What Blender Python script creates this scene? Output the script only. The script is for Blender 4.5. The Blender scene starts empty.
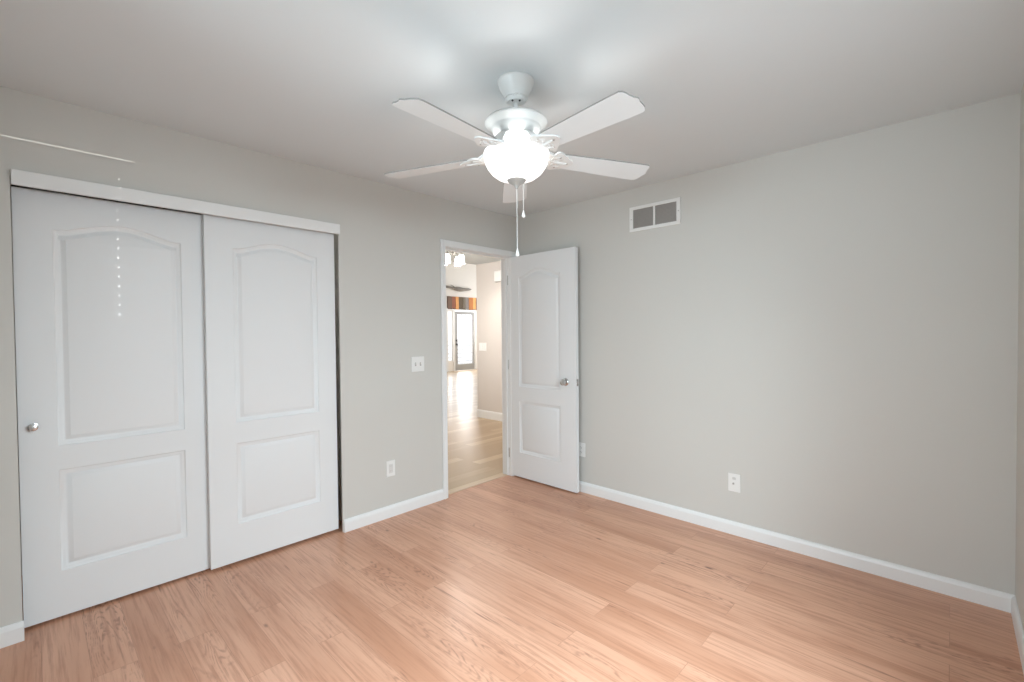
import bpy, bmesh, math, random
from mathutils import Vector, Matrix

scene = bpy.context.scene
C = scene.collection
random.seed(4)
R = math.radians

# ------------------------------------------------------------------ camera, world, exposure, daylight
H = 2.44                                   # ceiling height
YL, XR, YN, XB = 2.986, 3.193, -0.223, -0.285   # closet wall, right wall, wall beside the camera, wall behind it
CAM_H, F_PX = 1.35006, 459.346
yaw, pitch, roll = 0.764037, -0.018301, -0.0092535


def make_camera():
    cd = bpy.data.cameras.new('camera')
    cd.sensor_fit = 'HORIZONTAL'
    cd.sensor_width = 36.0
    cd.lens = F_PX / 1024 * 36.0
    cd.clip_start = 0.02
    co = bpy.data.objects.new('camera', cd)
    C.objects.link(co)
    fw = Vector((math.cos(yaw) * math.cos(pitch), math.sin(yaw) * math.cos(pitch), math.sin(pitch)))
    rt = Vector((math.sin(yaw), -math.cos(yaw), 0))
    up = rt.cross(fw)
    xa = math.cos(roll) * rt + math.sin(roll) * up
    ya = -math.sin(roll) * rt + math.cos(roll) * up
    m = Matrix((xa, ya, -fw)).transposed().to_4x4()
    m.translation = Vector((0, 0, CAM_H))
    co.matrix_world = m
    scene.camera = co


make_camera()
vs = scene.view_settings
vs.view_transform = 'Standard'
vs.look = 'None'
vs.gamma = 1.0
vs.exposure = 0.0
vs.use_curve_mapping = False
scene.display_settings.display_device = 'sRGB'
scene.cycles.use_denoising = True
scene.cycles.max_bounces = 10
scene.cycles.diffuse_bounces = 6
scene.cycles.transparent_max_bounces = 12
scene.cycles.sample_clamp_indirect = 6.0
scene.cycles.caustics_reflective = False
scene.cycles.caustics_refractive = False

world = bpy.data.worlds.new('sky')
scene.world = world
world.use_nodes = True
world.node_tree.nodes['Background'].inputs[0].default_value = (0.93, 0.96, 1.0, 1)
world.node_tree.nodes['Background'].inputs[1].default_value = 1.6

# where the light comes from
W1 = (0.62, 2.02, 0.55, 2.00)              # window in the wall beside the camera: x0 x1 z0 z1
W2 = (-0.10, 0.52, 0.80, 2.0750)           # small window with the closed blind
WB = (0.35, 1.65, 0.55, 2.00)              # added unseen window in the wall behind the camera: y0 y1 z0 z1
WS = (3.70, 5.10, 0.95, 2.20)              # added unseen hall side window: y0 y1 z0 z1
W3 = (8.0, 12.0, 0.9, 3.2)                  # added unseen great room side window: y0 y1 z0 z1
SKY_FRONT, WALL_FILL, CEIL_FILL = 345.0, 160.0, 112.0
GREAT_FILL, DAY_DOOR, HALL_FILL = 270.0, 120.0, 46.0
BULB, BOWL = 1.95, 1.2


def lamp(name, kind, loc, energy, color=(1, 1, 1), direction=None, size=None, radius=None, cone=None, blend=0.15):
    ld = bpy.data.lights.new(name, kind)
    ld.energy = energy
    ld.color = color
    if size:
        ld.shape = 'RECTANGLE'
        ld.size, ld.size_y = size
    if radius is not None:
        ld.shadow_soft_size = radius
    if cone:
        ld.spot_size = cone
        ld.spot_blend = blend
    o = bpy.data.objects.new(name, ld)
    C.objects.link(o)
    o.location = loc
    if direction is not None:
        o.rotation_euler = Vector(direction).to_track_quat('-Z', 'Z' if abs(direction[2]) < .9 else 'Y').to_euler()
    return o


SKYC, CEIL_FILLC = (0.765, 0.93, 1.02), (0.75, 0.935, 1.02)
xm, ym = (W1[0] + W1[1]) / 2, (WB[0] + WB[1]) / 2
lamp('sky_light_front', 'AREA', (xm, YN - 1.30, 2.26), SKY_FRONT, SKYC, (0, 1, -0.58), (2.8, 1.8))
lamp('right_wall_fill', 'AREA', (XB - 1.30, ym, 2.26), WALL_FILL, SKYC, (1, 0, -0.58), (2.8, 1.8))  # added light through the rear window, lifts the right wall
lamp('ceiling_fill', 'AREA', (XB - 2.3, ym, 0.25), CEIL_FILL, CEIL_FILLC, (1, 0, 0.50), (3.4, 1.6))  # added upward light with no seen source, brightens the ceiling
lamp('great_room_fill', 'AREA', (13.5, (W3[0] + W3[1]) / 2, (W3[2] + W3[3]) / 2), GREAT_FILL, (1.0, 0.985, 0.96), (-1, 0, 0), (3.6, 2.3))  # added light through an unseen window, brightens the far wall
lamp('garden_door_daylight', 'AREA', (10.7, 13.35, 1.5), DAY_DOOR, (1, 1, 1), (0, -1, -0.15), (2.0, 2.2))
lamp('hall_wall_fill', 'AREA', (1.15, 4.40, 1.60), HALL_FILL, (1.0, 0.97, 0.94), (1, 0.22, 0), (1.8, 1.5)).data.spread = R(72)  # added light, narrowed to brighten the hall wall
# glint from outdoors that leaks over the closed blind and through its cord holes
GL = Vector((0.60, -8.0, 1.55))
lamp('outdoor_glint', 'SPOT', GL, 3400.0, (1, 0.98, 0.94), Vector((0.22, -0.25, 1.76)) - GL, radius=0.0, cone=R(6.2), blend=0.2)


# ------------------------------------------------------------------ helpers
def srgb(r, g, b):
    f = lambda c: (c / 255) / 12.92 if c / 255 <= 0.04045 else ((c / 255 + 0.055) / 1.055) ** 2.4
    return (f(r), f(g), f(b), 1)


def material(name, color, rough=0.5, metallic=0.0, noise=None, bump=None, coat=0.0, spec=0.5):
    m = bpy.data.materials.new(name)
    m.use_nodes = True
    nt = m.node_tree
    b = nt.nodes['Principled BSDF']
    b.inputs['Base Color'].default_value = color
    b.inputs['Roughness'].default_value = rough
    b.inputs['Metallic'].default_value = metallic
    b.inputs['Specular IOR Level'].default_value = spec
    if coat:
        b.inputs['Coat Weight'].default_value = coat
    tc = nt.nodes.new('ShaderNodeTexCoord')
    if noise:
        n = nt.nodes.new('ShaderNodeTexNoise')
        n.inputs['Scale'].default_value = noise[0]
        n.inputs['Detail'].default_value = 4
        nt.links.new(tc.outputs['Object'], n.inputs['Vector'])
        mx = nt.nodes.new('ShaderNodeMix')
        mx.data_type = 'RGBA'
        k = noise[1]
        mx.inputs[6].default_value = tuple(c * (1 - k) for c in color[:3]) + (1,)
        mx.inputs[7].default_value = tuple(min(1, c * (1 + k)) for c in color[:3]) + (1,)
        nt.links.new(n.outputs['Fac'], mx.inputs[0])
        nt.links.new(mx.outputs[2], b.inputs['Base Color'])
    if bump:
        n2 = nt.nodes.new('ShaderNodeTexNoise')
        n2.inputs['Scale'].default_value = bump[0]
        n2.inputs['Detail'].default_value = 3
        nt.links.new(tc.outputs['Object'], n2.inputs['Vector'])
        bp = nt.nodes.new('ShaderNodeBump')
        bp.inputs['Strength'].default_value = bump[1]
        bp.inputs['Distance'].default_value = 0.002
        nt.links.new(n2.outputs['Fac'], bp.inputs['Height'])
        nt.links.new(bp.outputs['Normal'], b.inputs['Normal'])
    return m


def emitter(name, color, strength):
    m = bpy.data.materials.new(name)
    m.use_nodes = True
    b = m.node_tree.nodes['Principled BSDF']
    b.inputs['Base Color'].default_value = (0.9, 0.9, 0.9, 1)
    b.inputs['Roughness'].default_value = 0.3
    b.inputs['Emission Color'].default_value = color
    b.inputs['Emission Strength'].default_value = strength
    return m


def glass_material(name):
    m = bpy.data.materials.new(name)
    m.use_nodes = True
    nt = m.node_tree
    nt.nodes.remove(nt.nodes['Principled BSDF'])
    out = nt.nodes['Material Output']
    tr = nt.nodes.new('ShaderNodeBsdfTransparent')
    gl = nt.nodes.new('ShaderNodeBsdfGlossy')
    gl.inputs['Roughness'].default_value = 0.03
    mx = nt.nodes.new('ShaderNodeMixShader')
    mx.inputs[0].default_value = 0.05
    nt.links.new(tr.outputs[0], mx.inputs[1])
    nt.links.new(gl.outputs[0], mx.inputs[2])
    nt.links.new(mx.outputs[0], out.inputs['Surface'])
    return m


def plank_material(name, along, width, length, cols, line_col, knot_col, rough, seam=0.0012, grain=1.0, knots=True, offset=0.37, varied=0.9, coat=0.0):
    """Wood planks laid along world x or y, with grain contours and knots, in object space."""
    m = bpy.data.materials.new(name)
    m.use_nodes = True
    nt = m.node_tree
    N, L = nt.nodes.new, nt.links.new
    b = nt.nodes['Principled BSDF']
    tc = N('ShaderNodeTexCoord')
    sp = N('ShaderNodeSeparateXYZ')
    L(tc.outputs['Object'], sp.inputs[0])
    a_out, c_out = (sp.outputs['Y'], sp.outputs['X']) if along == 'y' else (sp.outputs['X'], sp.outputs['Y'])
    uv = N('ShaderNodeCombineXYZ')
    L(a_out, uv.inputs[0])
    L(c_out, uv.inputs[1])
    br = N('ShaderNodeTexBrick')
    br.offset = offset
    br.offset_frequency = 2
    br.squash = 1.0
    br.inputs['Color1'].default_value = (0, 0, 0, 1)
    br.inputs['Color2'].default_value = (1, 1, 1, 1)
    br.inputs['Mortar'].default_value = (0.5, 0.5, 0.5, 1)
    br.inputs['Scale'].default_value = 1.0
    br.inputs['Mortar Size'].default_value = seam
    br.inputs['Mortar Smooth'].default_value = 0.2
    br.inputs['Bias'].default_value = 0.0
    br.inputs['Brick Width'].default_value = length
    br.inputs['Row Height'].default_value = width
    L(uv.outputs[0], br.inputs['Vector'])

    def math_(op, x, y=None, clamp=False):
        n = N('ShaderNodeMath')
        n.operation = op
        n.use_clamp = clamp
        for i, v in enumerate((x, y)):
            if v is None:
                continue
            if isinstance(v, (int, float)):
                n.inputs[i].default_value = v
            else:
                L(v, n.inputs[i])
        return n.outputs[0]

    def coords(sa, sc, shift):
        cb = N('ShaderNodeCombineXYZ')
        L(math_('MULTIPLY', a_out, sa), cb.inputs[0])
        L(math_('MULTIPLY', c_out, sc), cb.inputs[1])
        L(math_('MULTIPLY', rnd, shift), cb.inputs[2])
        return cb.outputs[0]

    rgb = N('ShaderNodeSeparateColor')
    L(br.outputs['Color'], rgb.inputs[0])
    rnd = rgb.outputs[0]

    def noise(vec, scale, detail, rgh=0.5):
        n = N('ShaderNodeTexNoise')
        n.inputs['Scale'].default_value = scale
        n.inputs['Detail'].default_value = detail
        n.inputs['Roughness'].default_value = rgh
        L(vec, n.inputs['Vector'])
        return n.outputs['Fac']

    def ramp(f, lo, hi):
        r = N('ShaderNodeMapRange')
        r.interpolation_type = 'SMOOTHSTEP'
        r.inputs[1].default_value = lo
        r.inputs[2].default_value = hi
        L(f, r.inputs[0])
        return r.outputs[0]

    def mix(f, A, B):
        n = N('ShaderNodeMix')
        n.data_type = 'RGBA'
        for i, v in ((0, f), (6, A), (7, B)):
            if isinstance(v, (int, float, tuple)):
                n.inputs[i].default_value = v
            else:
                L(v, n.inputs[i])
        return n.outputs[2]

    broad = noise(coords(0.9, 6.0, 37.0), 1.0, 3)
    fine = noise(coords(3.0, 70.0, 11.0), 1.0, 4, 0.65)
    tone = mix(ramp(math_('ADD', math_('MULTIPLY', rnd, varied), math_('MULTIPLY', broad, 1.3)), 0.45, 1.25), cols[0], cols[1])
    tone = mix(math_('MULTIPLY', ramp(fine, 0.42, 0.72), 0.55 * grain), tone, cols[2])
    # flame grain: contour lines of a stretched noise, only inside soft patches
    cn = noise(coords(1.1, 7.5, 23.0), 1.0, 2, 0.4)
    saw = math_('FRACT', math_('MULTIPLY', cn, 26.0))
    thin = ramp(math_('ABSOLUTE', math_('SUBTRACT', saw, 0.5)), 0.20, 0.48)
    patch = ramp(noise(coords(0.8, 5.5, 53.0), 1.0, 2), 0.50, 0.70)
    crumble = ramp(noise(coords(26.0, 60.0, 3.0), 1.0, 2), 0.35, 0.65)
    tone = mix(math_('MULTIPLY', math_('MULTIPLY', thin, patch), math_('MULTIPLY', crumble, 0.58 * grain)), tone, line_col)
    # short dark streaks
    streak = ramp(noise(coords(2.2, 46.0, 71.0), 1.0, 3, 0.6), 0.64, 0.76)
    tone = mix(math_('MULTIPLY', streak, 0.70 * grain), tone, line_col)
    if knots:
        vo = N('ShaderNodeTexVoronoi')
        vo.inputs['Scale'].default_value = 1.0
        L(coords(3.0, 7.0, 5.0), vo.inputs['Vector'])
        kd = math_('ADD', vo.outputs['Distance'], math_('MULTIPLY', noise(coords(9, 24, 5), 1.0, 2), 0.06))
        kn = math_('SUBTRACT', 1.0, ramp(kd, 0.06, 0.125))
        ks = N('ShaderNodeSeparateColor')
        L(vo.outputs['Color'], ks.inputs[0])
        tone = mix(math_('MULTIPLY', math_('MULTIPLY', kn, ramp(ks.outputs[0], 0.05, 0.35)), 0.8), tone, knot_col)
    tone = mix(math_('MULTIPLY', br.outputs['Fac'], 0.30), tone, line_col)
    L(tone, b.inputs['Base Color'])
    L(math_('ADD', math_('MULTIPLY', fine, 0.12), rough - 0.06), b.inputs['Roughness'])
    b.inputs['Coat Weight'].default_value = coat
    b.inputs['Coat Roughness'].default_value = 0.22
    bp = N('ShaderNodeBump')
    bp.inputs['Strength'].default_value = 0.12
    bp.inputs['Distance'].default_value = 0.001
    L(fine, bp.inputs['Height'])
    L(bp.outputs['Normal'], b.inputs['Normal'])
    return m


def box(bm, x0, x1, y0, y1, z0, z1, bev=0.0, seg=2):
    vsx = [bm.verts.new((x, y, z)) for z in (z0, z1) for x, y in ((x0, y0), (x1, y0), (x1, y1), (x0, y1))]
    fs = []
    for q in ((3, 2, 1, 0), (4, 5, 6, 7), (0, 1, 5, 4), (1, 2, 6, 5), (2, 3, 7, 6), (3, 0, 4, 7)):
        fs.append(bm.faces.new([vsx[i] for i in q]))
    if bev:
        es = list({e for f in fs for e in f.edges})
        bmesh.ops.bevel(bm, geom=es, offset=bev, segments=seg, profile=0.5, affect='EDGES')
    return vsx


def lathe(bm, prof, M=None, n=48, close=False):
    """prof: list of (radius, height) along local z."""
    M = M or Matrix()
    rings = []
    for r, z in prof:
        if r < 1e-6:
            rings.append([bm.verts.new(M @ Vector((0, 0, z)))])
        else:
            rings.append([bm.verts.new(M @ Vector((r * math.cos(2 * math.pi * i / n), r * math.sin(2 * math.pi * i / n), z))) for i in range(n)])
    pairs = list(zip(rings[:-1], rings[1:]))
    if close:
        pairs.append((rings[-1], rings[0]))
    for a, b in pairs:
        for i in range(n):
            j = (i + 1) % n
            if len(a) == 1 and len(b) == 1:
                continue
            if len(a) == 1:
                bm.faces.new((a[0], b[j], b[i]))
            elif len(b) == 1:
                bm.faces.new((a[i], a[j], b[0]))
            else:
                bm.faces.new((a[i], a[j], b[j], b[i]))


def tube(bm, pts, rad, n=10):
    pts = [Vector(q) for q in pts]
    rad = rad if isinstance(rad, (list, tuple)) else [rad] * len(pts)
    rings = []
    ref = Vector((0, 0, 1))
    for i, q in enumerate(pts):
        t = (pts[min(i + 1, len(pts) - 1)] - pts[max(i - 1, 0)]).normalized()
        u = t.cross(ref if abs(t.dot(ref)) < 0.95 else Vector((1, 0, 0))).normalized()
        v = t.cross(u)
        rings.append([bm.verts.new(q + rad[i] * (math.cos(2 * math.pi * k / n) * u + math.sin(2 * math.pi * k / n) * v)) for k in range(n)])
    for a, b in zip(rings[:-1], rings[1:]):
        for k in range(n):
            bm.faces.new((a[k], a[(k + 1) % n], b[(k + 1) % n], b[k]))
    bm.faces.new(rings[0])
    bm.faces.new(rings[-1])


def prism(bm, outline, z0, z1, M=None):
    """outline: (x, y) polygon extruded along local z."""
    M = M or Matrix()
    lo = [bm.verts.new(M @ Vector((x, y, z0))) for x, y in outline]
    hi = [bm.verts.new(M @ Vector((x, y, z1))) for x, y in outline]
    bm.faces.new(lo[::-1])
    bm.faces.new(hi)
    n = len(outline)
    for i in range(n):
        bm.faces.new((lo[i], lo[(i + 1) % n], hi[(i + 1) % n], hi[i]))


def obj(name, bm, mat, parent=None, smooth=None, bevel=None, loc=None):
    bmesh.ops.recalc_face_normals(bm, faces=bm.faces)
    if smooth is not None:
        for f in bm.faces:
            f.smooth = True
        for e in bm.edges:
            if len(e.link_faces) == 2 and e.calc_face_angle(0) > R(smooth):
                e.smooth = False
    me = bpy.data.meshes.new(name)
    bm.to_mesh(me)
    bm.free()
    me.materials.append(mat)
    o = bpy.data.objects.new(name, me)
    C.objects.link(o)
    if parent is not None:
        o.parent = parent
    if loc is not None:
        o.location = loc
    if bevel:
        bv = o.modifiers.new('edge_bevel', 'BEVEL')
        bv.width = bevel
        bv.segments = 2
        bv.limit_method = 'ANGLE'
    return o


def NB():
    return bmesh.new()


def tag(o, label=None, cat=None, group=None, kind=None):
    for k, v in (('label', label), ('category', cat), ('group', group), ('kind', kind)):
        if v:
            o[k] = v
    return o


def empty(name, loc, label=None, cat=None, group=None, kind=None, rotz=0.0):
    o = bpy.data.objects.new(name, None)
    C.objects.link(o)
    o.location = loc
    o.rotation_euler = (0, 0, rotz)
    return tag(o, label, cat, group, kind)


def copy_tree(o, parent=None):
    c = o.copy()
    C.objects.link(c)
    if parent is not None:
        c.parent = parent
    for ch in list(o.children):
        copy_tree(ch, c)
    return c


# ------------------------------------------------------------------ materials
WALL = material('greige_wall_paint', (0.600, 0.590, 0.556, 1), 0.6, noise=(1.2, 0.02), bump=(180, 0.05), spec=0.3)
CEIL = material('ceiling_paint', (0.69, 0.733, 0.75, 1), 0.8, noise=(1.5, 0.015), bump=(140, 0.05), spec=0.2)
TRIM = material('white_trim_paint', (0.80, 0.806, 0.80, 1), 0.35, noise=(3, 0.01))
DOORW = material('white_door_paint', (0.77, 0.785, 0.79, 1), 0.5, noise=(4, 0.01), spec=0.3)
PLASTIC = material('white_plastic', (0.80, 0.80, 0.78, 1), 0.3, noise=(20, 0.01))
SHADOW = material('dark_slot', (0.05, 0.05, 0.05, 1), 0.6, noise=(20, 0.02))
CHROME = material('brushed_chrome', (0.62, 0.61, 0.60, 1), 0.22, 1.0, noise=(60, 0.05))
NICKEL = material('brushed_nickel', (0.45, 0.43, 0.40, 1), 0.35, 1.0, noise=(60, 0.05))
FANW = material('white_fan_enamel', (0.72, 0.73, 0.72, 1), 0.35, noise=(12, 0.01))
BLADE = material('white_fan_blade', (0.74, 0.775, 0.785, 1), 0.45, noise=(6, 0.02))
EDGE = material('grey_blade_edge', (0.25, 0.25, 0.24, 1), 0.6, noise=(30, 0.03))
FINIAL = material('satin_finial', (0.42, 0.42, 0.40, 1), 0.45, 0.3, noise=(40, 0.03))
BOWLM = emitter('lit_frosted_glass', (1.0, 0.985, 0.95, 1), BOWL)
SHADE = emitter('lit_glass_shade', (1.0, 0.97, 0.92, 1), 5.0)
DOWNL = emitter('lit_downlight', (1.0, 0.96, 0.9, 1), 6.0)
GLASS = glass_material('window_glass')
HALLWALL = material('hall_wall_paint', (0.62, 0.575, 0.535, 1), 0.6, noise=(1.0, 0.02), spec=0.3)
FARWALL = material('great_room_paint', (0.83, 0.81, 0.78, 1), 0.65, noise=(1.0, 0.02), spec=0.3)
GREYDOOR = material('grey_door_paint', (0.36, 0.36, 0.355, 1), 0.45, noise=(5, 0.02))
SHADEGREY = material('shade_grey', (0.41, 0.385, 0.36, 1), 0.5, noise=(20, 0.03))  # shade of the dark duct behind is put into the slat colour
WOODGREY = material('grey_driftwood', (0.25, 0.235, 0.215, 1), 0.8, noise=(14, 0.35))
BLACKM = material('black_door_hardware', (0.04, 0.04, 0.04, 1), 0.35, noise=(20, 0.05))
BLINDM = material('white_blind_vinyl', (0.78, 0.78, 0.76, 1), 0.5, noise=(10, 0.01))
DECK = material('grey_deck', (0.5, 0.5, 0.5, 1), 0.7, noise=(4, 0.08))
FLOOR = plank_material(
    'pink_oak_laminate', 'y', 0.140, 1.22,
    [srgb(217, 167, 139), srgb(191, 138, 109), srgb(168, 115, 88)], srgb(128, 80, 60), srgb(98, 60, 45), 0.30, coat=0.0, varied=0.32, grain=1.15)
HALLFLOOR = plank_material(
    'pale_hall_planks', 'x', 0.125, 1.2,
    [srgb(214, 192, 160), srgb(186, 158, 124), srgb(190, 164, 132)], srgb(150, 122, 92), srgb(140, 112, 84), 0.36, seam=0.0016, grain=0.5, knots=False, coat=0.25)


# ------------------------------------------------------------------ room shell
T = 0.115


def struct(name, bm, mat, label, cat, **kw):
    return tag(obj(name, bm, mat, **kw), label, cat, kind='structure')


CL = (-0.055, 1.438, 2.062)                # closet opening x0 x1 top
DO = (2.335, 3.095, 2.052)                 # doorway clear opening x0 x1 top
Y2 = YL + T

bm = NB(); box(bm, XB - T, XR + T, YN - T, YL + 0.065, -0.10, 0.0)
struct('floor', bm, FLOOR, 'pinkish oak laminate floor of the empty bedroom', 'floor')
bm = NB(); box(bm, XB - T, XR + T, YN - T, YL + T, H, H + 0.12)
struct('ceiling', bm, CEIL, 'smooth white bedroom ceiling carrying the fan', 'ceiling')

bm = NB()
SK = 0.014                                 # thin face lip; framing cut back so the closet door gap reads dark
for x0, x1, z0, z1, y0, y1 in ((XB - T, CL[0], 0, H, YL, YL + SK), (XB - T, CL[0] - 0.06, 0, H, YL + SK, Y2), (CL[1], CL[1] + 0.06, 0, H, YL, YL + SK),
                               (CL[1] + 0.06, DO[0] - 0.018, 0, H, YL, Y2), (DO[1] + 0.018, XR + T, 0, H, YL, Y2),
                               (CL[0], CL[1], CL[2], H, YL, YL + SK), (CL[0] - 0.06, CL[1] + 0.06, CL[2], H, YL + SK, Y2), (DO[0] - 0.018, DO[1] + 0.018, DO[2] + 0.018, H, YL, Y2)):
    box(bm, x0, x1, y0, y1, z0, z1)
bmesh.ops.remove_doubles(bm, verts=bm.verts, dist=1e-5)
struct('wall_left', bm, WALL, 'greige wall with the closet and the open doorway', 'wall')
bm = NB(); box(bm, XR, XR + T, YN - T, YL, 0, H)
struct('wall_right', bm, WALL, 'long bare greige wall with the air vent near the ceiling', 'wall')
bm = NB()
for x0, x1, z0, z1 in ((XB - T, W2[0], 0, H), (W2[1], W1[0], 0, H), (W1[1], XR, 0, H),
                       (W2[0], W2[1], 0, W2[2]), (W2[0], W2[1], W2[3], H), (W1[0], W1[1], 0, W1[2]), (W1[0], W1[1], W1[3], H)):
    box(bm, x0, x1, YN - T, YN, z0, z1)
struct('wall_front', bm, WALL, 'greige wall at the right edge, meeting the long bare wall', 'wall')
bm = NB()
for y0, y1, z0, z1 in ((YN, WB[0], 0, H), (WB[1], YL, 0, H), (WB[0], WB[1], 0, WB[2]), (WB[0], WB[1], WB[3], H)):
    box(bm, XB - T, XB, y0, y1, z0, z1)
struct('wall_back', bm, WALL, 'greige wall behind the camera', 'wall')

# closet behind the sliding doors
bm = NB()
box(bm, CL[0] - 0.20, CL[0] - 0.10, Y2, 3.80, 0, H)
box(bm, CL[1] + 0.08, CL[1] + 0.15, Y2, 3.80, 0, H)
box(bm, CL[0] - 0.20, CL[1] + 0.15, 3.80, 3.90, 0, H)
box(bm, CL[0] - 0.20, CL[1] + 0.15, Y2, 3.90, H, H + 0.1)
struct('wall_closet', bm, WALL, 'closet interior behind the white sliding doors', 'wall')


bm = NB(); box(bm, CL[0] - 0.20, CL[1] + 0.15, YL + 0.065, 3.90, -0.1, 0.0)
struct('floor.002', bm, FLOOR, 'laminate floor inside the closed closet', 'floor')


def baseboard(name, p0, p1, normal, label, h=0.086, t=0.014):
    """Profiled baseboard running p0-p1, standing out along normal."""
    p0, p1, nv = Vector(p0).to_3d(), Vector(p1).to_3d(), Vector(normal).to_3d()
    prof = [(0, 0), (t, 0), (t, h - 0.022), (t - 0.002, h - 0.016), (t - 0.004, h - 0.008), (t - 0.008, h - 0.002), (0.002, h), (0, h)]
    b_ = NB()
    a = [b_.verts.new(p0 + nv * u + Vector((0, 0, v))) for u, v in prof]
    c = [b_.verts.new(p1 + nv * u + Vector((0, 0, v))) for u, v in prof]
    b_.faces.new(a)
    b_.faces.new(c)
    for i in range(len(prof)):
        j = (i + 1) % len(prof)
        b_.faces.new((a[i], a[j], c[j], c[i]))
    return struct(name, b_, TRIM, label, 'baseboard')


CASL, CASR, CAST = DO[0] - 0.050, DO[1] + 0.057, DO[2] + 0.056
baseboard('baseboard_left', (CL[1] + 0.004, YL), (CASL, YL), (0, -1), 'white baseboard between the closet and the doorway')
baseboard('baseboard_left.001', (XB, YL), (CL[0] + 0.004, YL), (0, -1), 'short white baseboard left of the closet')
baseboard('baseboard_right', (XR, YN), (XR, YL), (-1, 0), 'long white baseboard under the bare wall')
baseboard('baseboard_front', (XB, YN), (XR - 0.014, YN), (0, 1), 'white baseboard at the right edge of the view')
baseboard('baseboard_back', (XB, YN + 0.014), (XB, YL - 0.014), (1, 0), 'white baseboard behind the camera')

# closet header trim
bm = NB(); box(bm, CL[0] + 0.003, 1.441, YL - 0.020, YL - 0.0005, 2.020, 2.086, 0.003)
struct('trim_1', bm, TRIM, 'white header board above the closet doors', 'trim')
bm = NB()
box(bm, CL[0], CL[1], YL + 0.016, Y2 - 0.005, CL[2] - 0.010, CL[2] - 0.0005)
for y in (YL + 0.030, YL + 0.068, YL + 0.108):
    box(bm, CL[0], CL[1], y, y + 0.004, CL[2] - 0.034, CL[2] - 0.010)
struct('trim_2', bm, CHROME, 'metal track above the sliding closet doors', 'trim')

# doorway casing and jamb
bm = NB()
for s in (-1,):
    box(bm, CASL, DO[0] - 0.004, YL - 0.017, YL - 0.0004, 0, CAST, 0.004)
    box(bm, DO[1] + 0.004, CASR, YL - 0.017, YL - 0.0004, 0, CAST, 0.004)
    box(bm, DO[0] - 0.004, DO[1] + 0.004, YL - 0.017, YL - 0.0004, DO[2] + 0.004, CAST, 0.004)
    box(bm, CASL + 0.008, CASL + 0.020, YL - 0.022, YL - 0.016, 0.0, CAST - 0.008, 0.002)
struct('trim_3', bm, TRIM, 'white casing around the bedroom doorway', 'trim')
bm = NB()
box(bm, DO[0] - 0.018, DO[0], YL, Y2 + 0.002, 0, DO[2] + 0.018)
box(bm, DO[1], DO[1] + 0.018, YL, Y2 + 0.002, 0, DO[2] + 0.018)
box(bm, DO[0], DO[1], YL, Y2 + 0.002, DO[2], DO[2] + 0.018)
for x0, x1, z0, z1 in ((DO[0], DO[0] + 0.011, 0, DO[2]), (DO[1] - 0.011, DO[1], 0, DO[2]), (DO[0] + 0.011, DO[1] - 0.011, DO[2] - 0.011, DO[2])):
    box(bm, x0, x1, YL + 0.042, YL + 0.075, z0, z1, 0.002)
struct('trim_4', bm, TRIM, 'white door jamb with stop lining the doorway', 'trim')
bm = NB()
prism(bm, [(YL + 0.045, 0.0), (YL + 0.048, 0.005), (YL + 0.060, 0.007), (YL + 0.078, 0.005), (YL + 0.081, 0.0)], DO[0], DO[1],
      Matrix(((0, 0, 1, 0), (1, 0, 0, 0), (0, 1, 0, 0), (0, 0, 0, 1))))
struct('trim_5', bm, material('pale_threshold', srgb(205, 180, 155), 0.4, noise=(20, 0.05)), 'pale threshold strip across the doorway floor', 'trim')


# ------------------------------------------------------------------ two-panel moulded doors
def arch(x0, x1, z0, z1, rise, n=28):
    """Panel outline, counter-clockwise seen from the front; cathedral top when rise > 0."""
    pts = [(x0, z0), (x1, z0)]
    if rise:
        for i in range(n + 1):
            u = 1 - i / n
            s = 0.0
            if 0.05 < u < 0.95:
                w = (u - 0.05) / 0.90
                s = (0.5 - 0.5 * math.cos(2 * math.pi * w)) ** 0.66
            pts.append((x0 + (x1 - x0) * u, z1 + rise * s))
    else:
        pts += [(x1, z1), (x0, z1)]
    return pts


def inset(pts, d):
    n = len(pts)
    out = []
    for i in range(n):
        a, b_, c = Vector(pts[i - 1]), Vector(pts[i]), Vector(pts[(i + 1) % n])
        e1, e2 = (b_ - a).normalized(), (c - b_).normalized()
        n1, n2 = Vector((-e1.y, e1.x)), Vector((-e2.y, e2.x))
        m = n1 + n2
        m = m / max(m.dot(n1), 0.35) if m.length > 1e-6 else n1
        out.append(tuple(b_ + m * d))
    return out


PROFILE = ((0.0, 0.0), (0.003, 0.0045), (0.008, 0.0065), (0.013, 0.0068), (0.019, 0.0105), (0.024, 0.0120), (0.028, 0.0105), (0.043, 0.0022), (0.046, 0.0016))


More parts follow.
